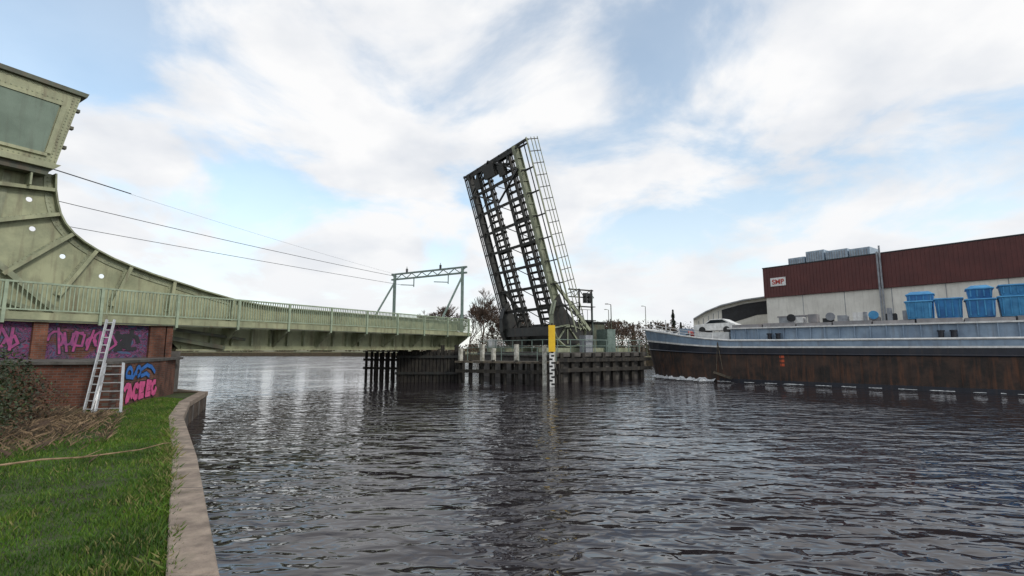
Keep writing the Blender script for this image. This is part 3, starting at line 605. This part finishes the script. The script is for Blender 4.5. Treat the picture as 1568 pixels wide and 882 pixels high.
for s0 in (20,24): wh.cyl('roof_vent',GREY,Wf(s0,4,14.3),Wf(s0,4,15.0),.3,n=10)
wroot=wh.done()
cu=bpy.data.curves.new('sign_text','FONT'); cu.body='SMP'; cu.size=.95; cu.extrude=.01; cu.align_x='CENTER'; cu.offset=.02; cu.materials.append(REDP)
to=bpy.data.objects.new('sign_text',cu); scene.collection.objects.link(to)
X=V((.589,-.808,0)); Z=V((-.808,-.589,0)); Yv=V((0,0,1)); mt=Matrix((X,Yv,Z)).transposed().to_4x4(); mt.translation=Wf(1.95,-.375,11.78); to.matrix_world=mt; to.parent=wroot
sh=Ob('arched_storage_shed')
arc=[(0,1.2),(0,7.6),(2,8.8),(4.5,9.8),(8,10.6),(13,11.2),(16,11.3),(16,1.2)]
def Sf(s,o,z): return V((31.5+.93*s+.36*o,84-.36*s+.93*o,z))
sh.prism('wall',OFFW,[Sf(s,0,z) for s,z in arc],Sf(0,24,0)-Sf(0,0,0))
for (s0,z0),(s1,z1) in zip(arc[1:-2],arc[2:-1]):
    sh.hexa('roof',GREY,[Sf(s0,-.8,z0+.01),Sf(s1,-.8,z1+.01),Sf(s1,24,z1+.01),Sf(s0,24,z0+.01),Sf(s0,-.8,z0+.22),Sf(s1,-.8,z1+.22),Sf(s1,24,z1+.22),Sf(s0,24,z0+.22)])
sh.prism('opening',GREYD,[Sf(s,-.05,z) for s,z in [(4.6,6.5),(4.6,9.2),(8,10.1),(13,10.7),(15.8,10.8),(15.8,8.6),(10,8.2)]],Sf(0,-.004,0)-Sf(0,-.05,0))
for k in range(5): sh.box('rib',GREY,Sf,(.8+k*.8,.9+k*.8),(-.06,-.005),(1.3,7.4+k*.4))
sh.done()
# ---------------------------------------------------------------- barge
bg=Ob('cargo_barge')
S0=V((13.9,47.4,0)); ex=V((.744,-.668,0)); en=V((.668,.744,0))
def H(s,o,z): return S0+ex*s+en*o+V((0,0,z))
hs=[0,.2,.5,.9,1.6,2.6,4,6,8,12,18,26,36,46]
def hw(s,z):
    t=min(1,s/7.0); b_=3.5*(1-(1-t)**2.3)
    flare=max(0,1-s/7)*.9*(z/4.3)
    return min(3.5,b_+flare*min(1,s/.4+.05))
sh_=lambda s:max(0,1-s/9)**1.6
def sheer(s): return 3.3+1.25*sh_(s)
rows=[(lambda s:-1.0),(lambda s:.0),(lambda s:1.2+.15*sh_(s)),(lambda s:2.25+.35*sh_(s)),(lambda s:2.72+.65*sh_(s)),(lambda s:2.84+.70*sh_(s)),sheer]
names=[('hull_bottom',RUST),('hull_lower',RUST),('hull_side',RUST),('navy_band',NAVY),('white_stripe',WHITE),('gunwale_band',HGREY)]
def rake(z,s): return -.9*(max(z,0)/4.3)*max(0,1-s/2.5)
for side in (-1,1):
    for ri in range(len(rows)-1):
        vs=[];fs=[]
        for s in hs:
            for fr in (rows[ri],rows[ri+1]):
                z=fr(s); w=hw(s,max(z,0)); out=.03 if names[ri][0]=='white_stripe' else 0
                vs.append(H(s+rake(z,s),side*(w+out),z))
        for i in range(len(hs)-1): fs.append((2*i,2*i+2,2*i+3,2*i+1))
        bg.raw(names[ri][0],names[ri][1],vs,fs)
vs=[];fs=[]
for s in hs:
    z=sheer(s)-(.95 if s<8 else .12); w=hw(s,3.3)
    vs+=[H(s+rake(z,s),-w+.04,z),H(s+rake(z,s),w-.04,z)]
for i in range(len(hs)-1): fs.append((2*i,2*i+1,2*i+3,2*i+2))
bg.raw('deck',HATCH,vs,fs)
for zf,r,m_ in ((rows[3],.07,NAVY),(lambda s:sheer(s)+.0,.08,WHITE)):
    for side in (-1,1):
        for a_,b_ in zip(hs[:-1],hs[1:]):
            f=lambda s:H(s+rake(zf(s),s),side*(hw(s,zf(s))+.02),zf(s))
            bg.cyl('rubbing_strake',m_,f(a_),f(b_),r,n=6)
bg.box('hatch_coaming',HGREY,H,(8.0,44),(-2.75,2.75),(3.19,4.25)); bg.box('coaming_cap',WHITE,H,(7.8,44.2),(-2.95,2.95),(4.255,4.36))
for k in range(40): bg.box('coaming_stay',HGREY,H,(8.3+k*.9,8.36+k*.9),(-2.9,-2.753),(3.2,4.24))
for k in range(15): bg.box('hatch_cover',HATCH,H,(8.1+k*2.35,10.35+k*2.35),(-2.6,2.6),(4.365,4.60+.05*(k%2)))
bg.box('side_trunk',WHITE,H,(4.8,7.7),(-2.2,2.2),(2.9,4.05))
for s_,o_ in ((1.8,-.9),(2.8,-1.6),(4.4,-2.6),(1.8,.9),(11,-3.1),(11.6,-3.1),(21,-3.1),(21.6,-3.1)):
    zz=sheer(s_)-(.9 if s_<8 else .1); e_=.45 if s_<8 else 0
    bg.cyl('bollard',NAVY if s_>8 else WHITE,H(s_,o_,zz),H(s_,o_,zz+.55+e_),.15,n=10); bg.cyl('bollard_cap',NAVY,H(s_,o_,zz+.55+e_),H(s_,o_,zz+.65+e_),.2,n=10)
bg.cyl('anchor_winch',REDP,H(3.2,-.6,3.95),H(3.2,.8,3.95),.4,n=12); bg.box('winch_frame',HGREY,H,(2.8,3.6),(-.8,-.62),(3.1,4.5)); bg.box('winch_frame',HGREY,H,(2.8,3.6),(.82,1.0),(3.1,4.5))
bg.cyl('mast',WHITE,H(1.2,0,3.4),H(1.2,0,5.4),.05,n=8)
rl=lambda s,d:H(s-.3,-hw(s,4)+.12,sheer(s)+d)
for k in range(8): bg.beam('rail_post',WHITE,rl(.4+k*.95,0),rl(.4+k*.95,.55),.05)
for k in range(7):
    for d_ in (.3,.55): bg.beam('bow_rail',WHITE,rl(.4+k*.95,d_),rl(1.35+k*.95,d_),.045)
bg.beam('fender_rope',WOODL,H(7.2,-3.6,3.2),H(7.5,-3.62,1.0),.05); bg.beam('fender_log',WOODL,H(6.8,-3.65,.75),H(8.2,-3.65,.30),.16,.16); bg.beam('fender_rope',WOODL,H(7.2,-3.6,3.2),H(7.0,-3.62,.8),.04)
for k,z in enumerate((1.35,1.65,1.95)): bg.box('draught_mark',ORNG,H,(11.7,12.0),(-3.515,-3.504),(z,z+.2))
for k in range(30): bg.box('hull_plate_seam',RUST,H,(8+k*1.25,8.04+k*1.25),(-3.53,-3.504),(.3,2.2))
bg.box('waterline_weed',NAVY,H,(7.2,46),(-3.52,-3.503),(-.2,.28))
for k in range(9):
    s_=11.5+k*.95; bg.box('deck_crate',[GREY,WHITE,HATCH,GREYD][k%4],H,(s_,s_+.6),(-1.6,-.5),(4.66,4.95+.17*(k%3)))
for k in range(3):
    s_=12.3+k*2.6; bg.cyl('hose_reel',[GREYD,GREY,BLUEL][k],H(s_,-1.9,5.05),H(s_,-1.7,5.05),.3,n=14)
bg.cyl('vent_pipe',GREY,H(18.4,-1.6,4.6),H(18.4,-1.6,5.5),.16,n=8); bg.cyl('vent_pipe',GREY,H(17.0,-1.6,4.6),H(17.0,-1.6,5.3),.13,n=8)
bg.done()
# bow wave: irregular raised foam ribbon and scattered patches
vs=[];fs=[]
def foamstrip(pts,w0,h0=.10,z=.03):
    ww=[w0*random.uniform(.3,1.25) for _ in pts]; hh=[h0*random.uniform(.4,1.3) for _ in pts]; n=en*-1
    for i,(p,q) in enumerate(zip(pts[:-1],pts[1:])):
        o=len(vs)
        vs.extend([tuple(p+V((0,0,z+hh[i]))),tuple(q+V((0,0,z+hh[i+1]))),tuple(q+n*ww[i+1]+V((0,0,z))),tuple(p+n*ww[i]+V((0,0,z)))]); fs.append((o,o+1,o+2,o+3))
foamstrip([H(s,-hw(s,0)-.02,0) for s in np.arange(-.25,7,.17)],.9,.22)
s=7
while s<32:
    n_s=random.randint(3,12); foamstrip([H(s+j*.12,-3.53,0) for j in range(n_s)],.10,.04); s+=n_s*.12+random.uniform(.1,.9)
for k in range(60):
    s=random.uniform(.5,13); d_=.6+random.random()**1.5*2.4; foamstrip([H(s+j*.1,-hw(s,0)-d_-.02*j+random.uniform(-.03,.03),0) for j in range(random.randint(2,6))],.06,.0,.02)
single('bow_wave_foam',vs,fs,[FOAM])
car=Ob('parked_car')
cs=[(0,.35),(0,.75),(.15,.9),(1.1,1.0),(1.8,1.45),(3.1,1.48),(3.9,1.05),(4.25,.95),(4.3,.4),(3.9,.3),(.4,.3)]
zb=4.0; c0=4.2
car.prism('body',WHITE,[H(c0+s*.85,-.9,zb+z*.85) for s,z in cs],en*1.75)
car.prism('side_windows',GLASS,[H(c0+s*.85,-.915,zb+z*.85) for s,z in [(1.35,1.03),(1.85,1.38),(3.0,1.40),(3.6,1.07)]],en*.013)
for s_ in (.8,2.9): car.cyl('wheel',BLACK,H(c0+s_,-.95,zb+.3),H(c0+s_,-.7,zb+.3),.3,n=16); car.cyl('wheel',BLACK,H(c0+s_,.7,zb+.3),H(c0+s_,.9,zb+.3),.3,n=16)
car.done(bevel=.03)
def tank(s0,o0,z0,w,d,h,mat,lid=True):
    t=Ob('blue_container')
    t.hexa('body',mat,[H(s0+.08,o0+.08,z0),H(s0+w-.08,o0+.08,z0),H(s0+w-.08,o0+d-.08,z0),H(s0+.08,o0+d-.08,z0),H(s0,o0,z0+h),H(s0+w,o0,z0+h),H(s0+w,o0+d,z0+h),H(s0,o0+d,z0+h)])
    t.box('rim',BLUEL,H,(s0-.06,s0+w+.06),(o0-.06,o0+d+.06),(z0+h-.12,z0+h-.02))
    for k in range(4): t.box('rib',BLUEL,H,(s0+.15+k*w/4,s0+.23+k*w/4),(o0-.05,o0+.06),(z0+.1,z0+h-.13))
    if lid: t.hexa('lid',BLUEL,[H(s0,o0,z0+h-.02),H(s0+w,o0,z0+h-.02),H(s0+w,o0+d,z0+h-.02),H(s0,o0+d,z0+h-.02),H(s0+.25,o0+.3,z0+h+.18),H(s0+w-.25,o0+.3,z0+h+.18),H(s0+w-.25,o0+d-.3,z0+h+.18),H(s0+.25,o0+d-.3,z0+h+.18)])
    t.done(bevel=.03)
x=19.3
for i in range(9):
    h=[1.25,1.35,1.2,1.3,1.3,1.25,1.3,1.2,1.3][i]
    tank(x,-1.9+.2*(i%2),4.66,1.4,1.5,h,BLUE if i%3 else BLUEL,False)
    if i in (2,3,5,6,7): tank(x+.1,-1.5,4.66+h+.02,1.25,1.4,.7,BLUEL if i%2 else BLUE,i%2==0)
    if i in (0,4): tank(x,.3,4.66,1.5,1.5,1.9,BLUE)
    x+=1.52
# ---------------------------------------------------------------- world
SD=V((.70,-.50,.60)).normalized()
w=bpy.data.worlds.new('World'); scene.world=w; w.use_nodes=True; nt=w.node_tree; N=nt.nodes; Lk=nt.links; bgN=N['Background']
sky=N.new('ShaderNodeTexSky'); sky.sky_type='NISHITA'; sky.sun_disc=False; sky.sun_elevation=math.asin(SD.z); sky.sun_rotation=math.atan2(SD.x,SD.y); sky.air_density=1; sky.dust_density=.4
tc=N.new('ShaderNodeTexCoord'); sp=N.new('ShaderNodeSeparateXYZ'); Lk.new(tc.outputs['Generated'],sp.inputs[0])
ad=N.new('ShaderNodeMath'); ad.operation='ADD'; ad.inputs[1].default_value=.30; Lk.new(sp.outputs[2],ad.inputs[0])
mxz=N.new('ShaderNodeMath'); mxz.operation='MAXIMUM'; mxz.inputs[1].default_value=.05; Lk.new(ad.outputs[0],mxz.inputs[0])
dx=N.new('ShaderNodeMath'); dx.operation='DIVIDE'; Lk.new(sp.outputs[0],dx.inputs[0]); Lk.new(mxz.outputs[0],dx.inputs[1])
dy=N.new('ShaderNodeMath'); dy.operation='DIVIDE'; Lk.new(sp.outputs[1],dy.inputs[0]); Lk.new(mxz.outputs[0],dy.inputs[1])
cb=N.new('ShaderNodeCombineXYZ'); Lk.new(dx.outputs[0],cb.inputs[0]); Lk.new(dy.outputs[0],cb.inputs[1]); cb.inputs[2].default_value=3.7
n1=N.new('ShaderNodeTexNoise'); n1.inputs['Scale'].default_value=1.9; n1.inputs['Detail'].default_value=10; n1.inputs['Roughness'].default_value=.55; n1.inputs['Distortion'].default_value=.35; Lk.new(cb.outputs[0],n1.inputs['Vector'])
cov=N.new('ShaderNodeMapRange'); cov.interpolation_type='SMOOTHSTEP'; cov.inputs['From Min'].default_value=.38; cov.inputs['From Max'].default_value=.54; cov.inputs['To Min'].default_value=.30; Lk.new(n1.outputs['Fac'],cov.inputs['Value'])
n2=N.new('ShaderNodeTexNoise'); n2.inputs['Scale'].default_value=2.8; n2.inputs['Detail'].default_value=9; Lk.new(cb.outputs[0],n2.inputs['Vector'])
cr_=N.new('ShaderNodeValToRGB'); cr_.color_ramp.elements[0].position=.36; cr_.color_ramp.elements[0].color=(.78,.81,.86,1); cr_.color_ramp.elements[1].position=.56; cr_.color_ramp.elements[1].color=(.98,.98,.985,1)
Lk.new(n2.outputs['Fac'],cr_.inputs['Fac'])
ST=.15
sc=N.new('ShaderNodeVectorMath'); sc.operation='SCALE'; sc.inputs['Scale'].default_value=1/ST; Lk.new(cr_.outputs['Color'],sc.inputs[0])
ms=N.new('ShaderNodeVectorMath'); ms.operation='MULTIPLY'; ms.inputs[1].default_value=(1.55,1.65,1.50); Lk.new(sky.outputs['Color'],ms.inputs[0])
mx=N.new('ShaderNodeMix'); mx.data_type='RGBA'; Lk.new(cov.outputs['Result'],mx.inputs[0]); Lk.new(ms.outputs['Vector'],mx.inputs[6]); Lk.new(sc.outputs['Vector'],mx.inputs[7])
hz=N.new('ShaderNodeMapRange'); hz.interpolation_type='SMOOTHSTEP'; hz.inputs['From Min'].default_value=.0; hz.inputs['From Max'].default_value=.35; hz.inputs['To Min'].default_value=.8; hz.inputs['To Max'].default_value=0; Lk.new(sp.outputs[2],hz.inputs['Value'])
mh=N.new('ShaderNodeMix'); mh.data_type='RGBA'; Lk.new(hz.outputs['Result'],mh.inputs[0]); Lk.new(mx.outputs[2],mh.inputs[6]); mh.inputs[7].default_value=(.88/ST,.90/ST,.93/ST,1)
Lk.new(mh.outputs[2],bgN.inputs['Color']); bgN.inputs['Strength'].default_value=ST
sl=bpy.data.lights.new('sun','SUN'); sl.energy=1.5; sl.angle=math.radians(10); sl.color=(1,.94,.86)
so=bpy.data.objects.new('sun',sl); scene.collection.objects.link(so); so.rotation_euler=SD.to_track_quat('Z','Y').to_euler(); so.location=(30,-30,40)
cam=bpy.data.cameras.new('camera'); cam.lens=17; cam.sensor_width=36; cam.clip_end=6000; cam.clip_start=.05
c=bpy.data.objects.new('camera',cam); scene.collection.objects.link(c); c.location=(0,0,2.7); c.rotation_euler=(math.radians(97.1),0,0); scene.camera=c
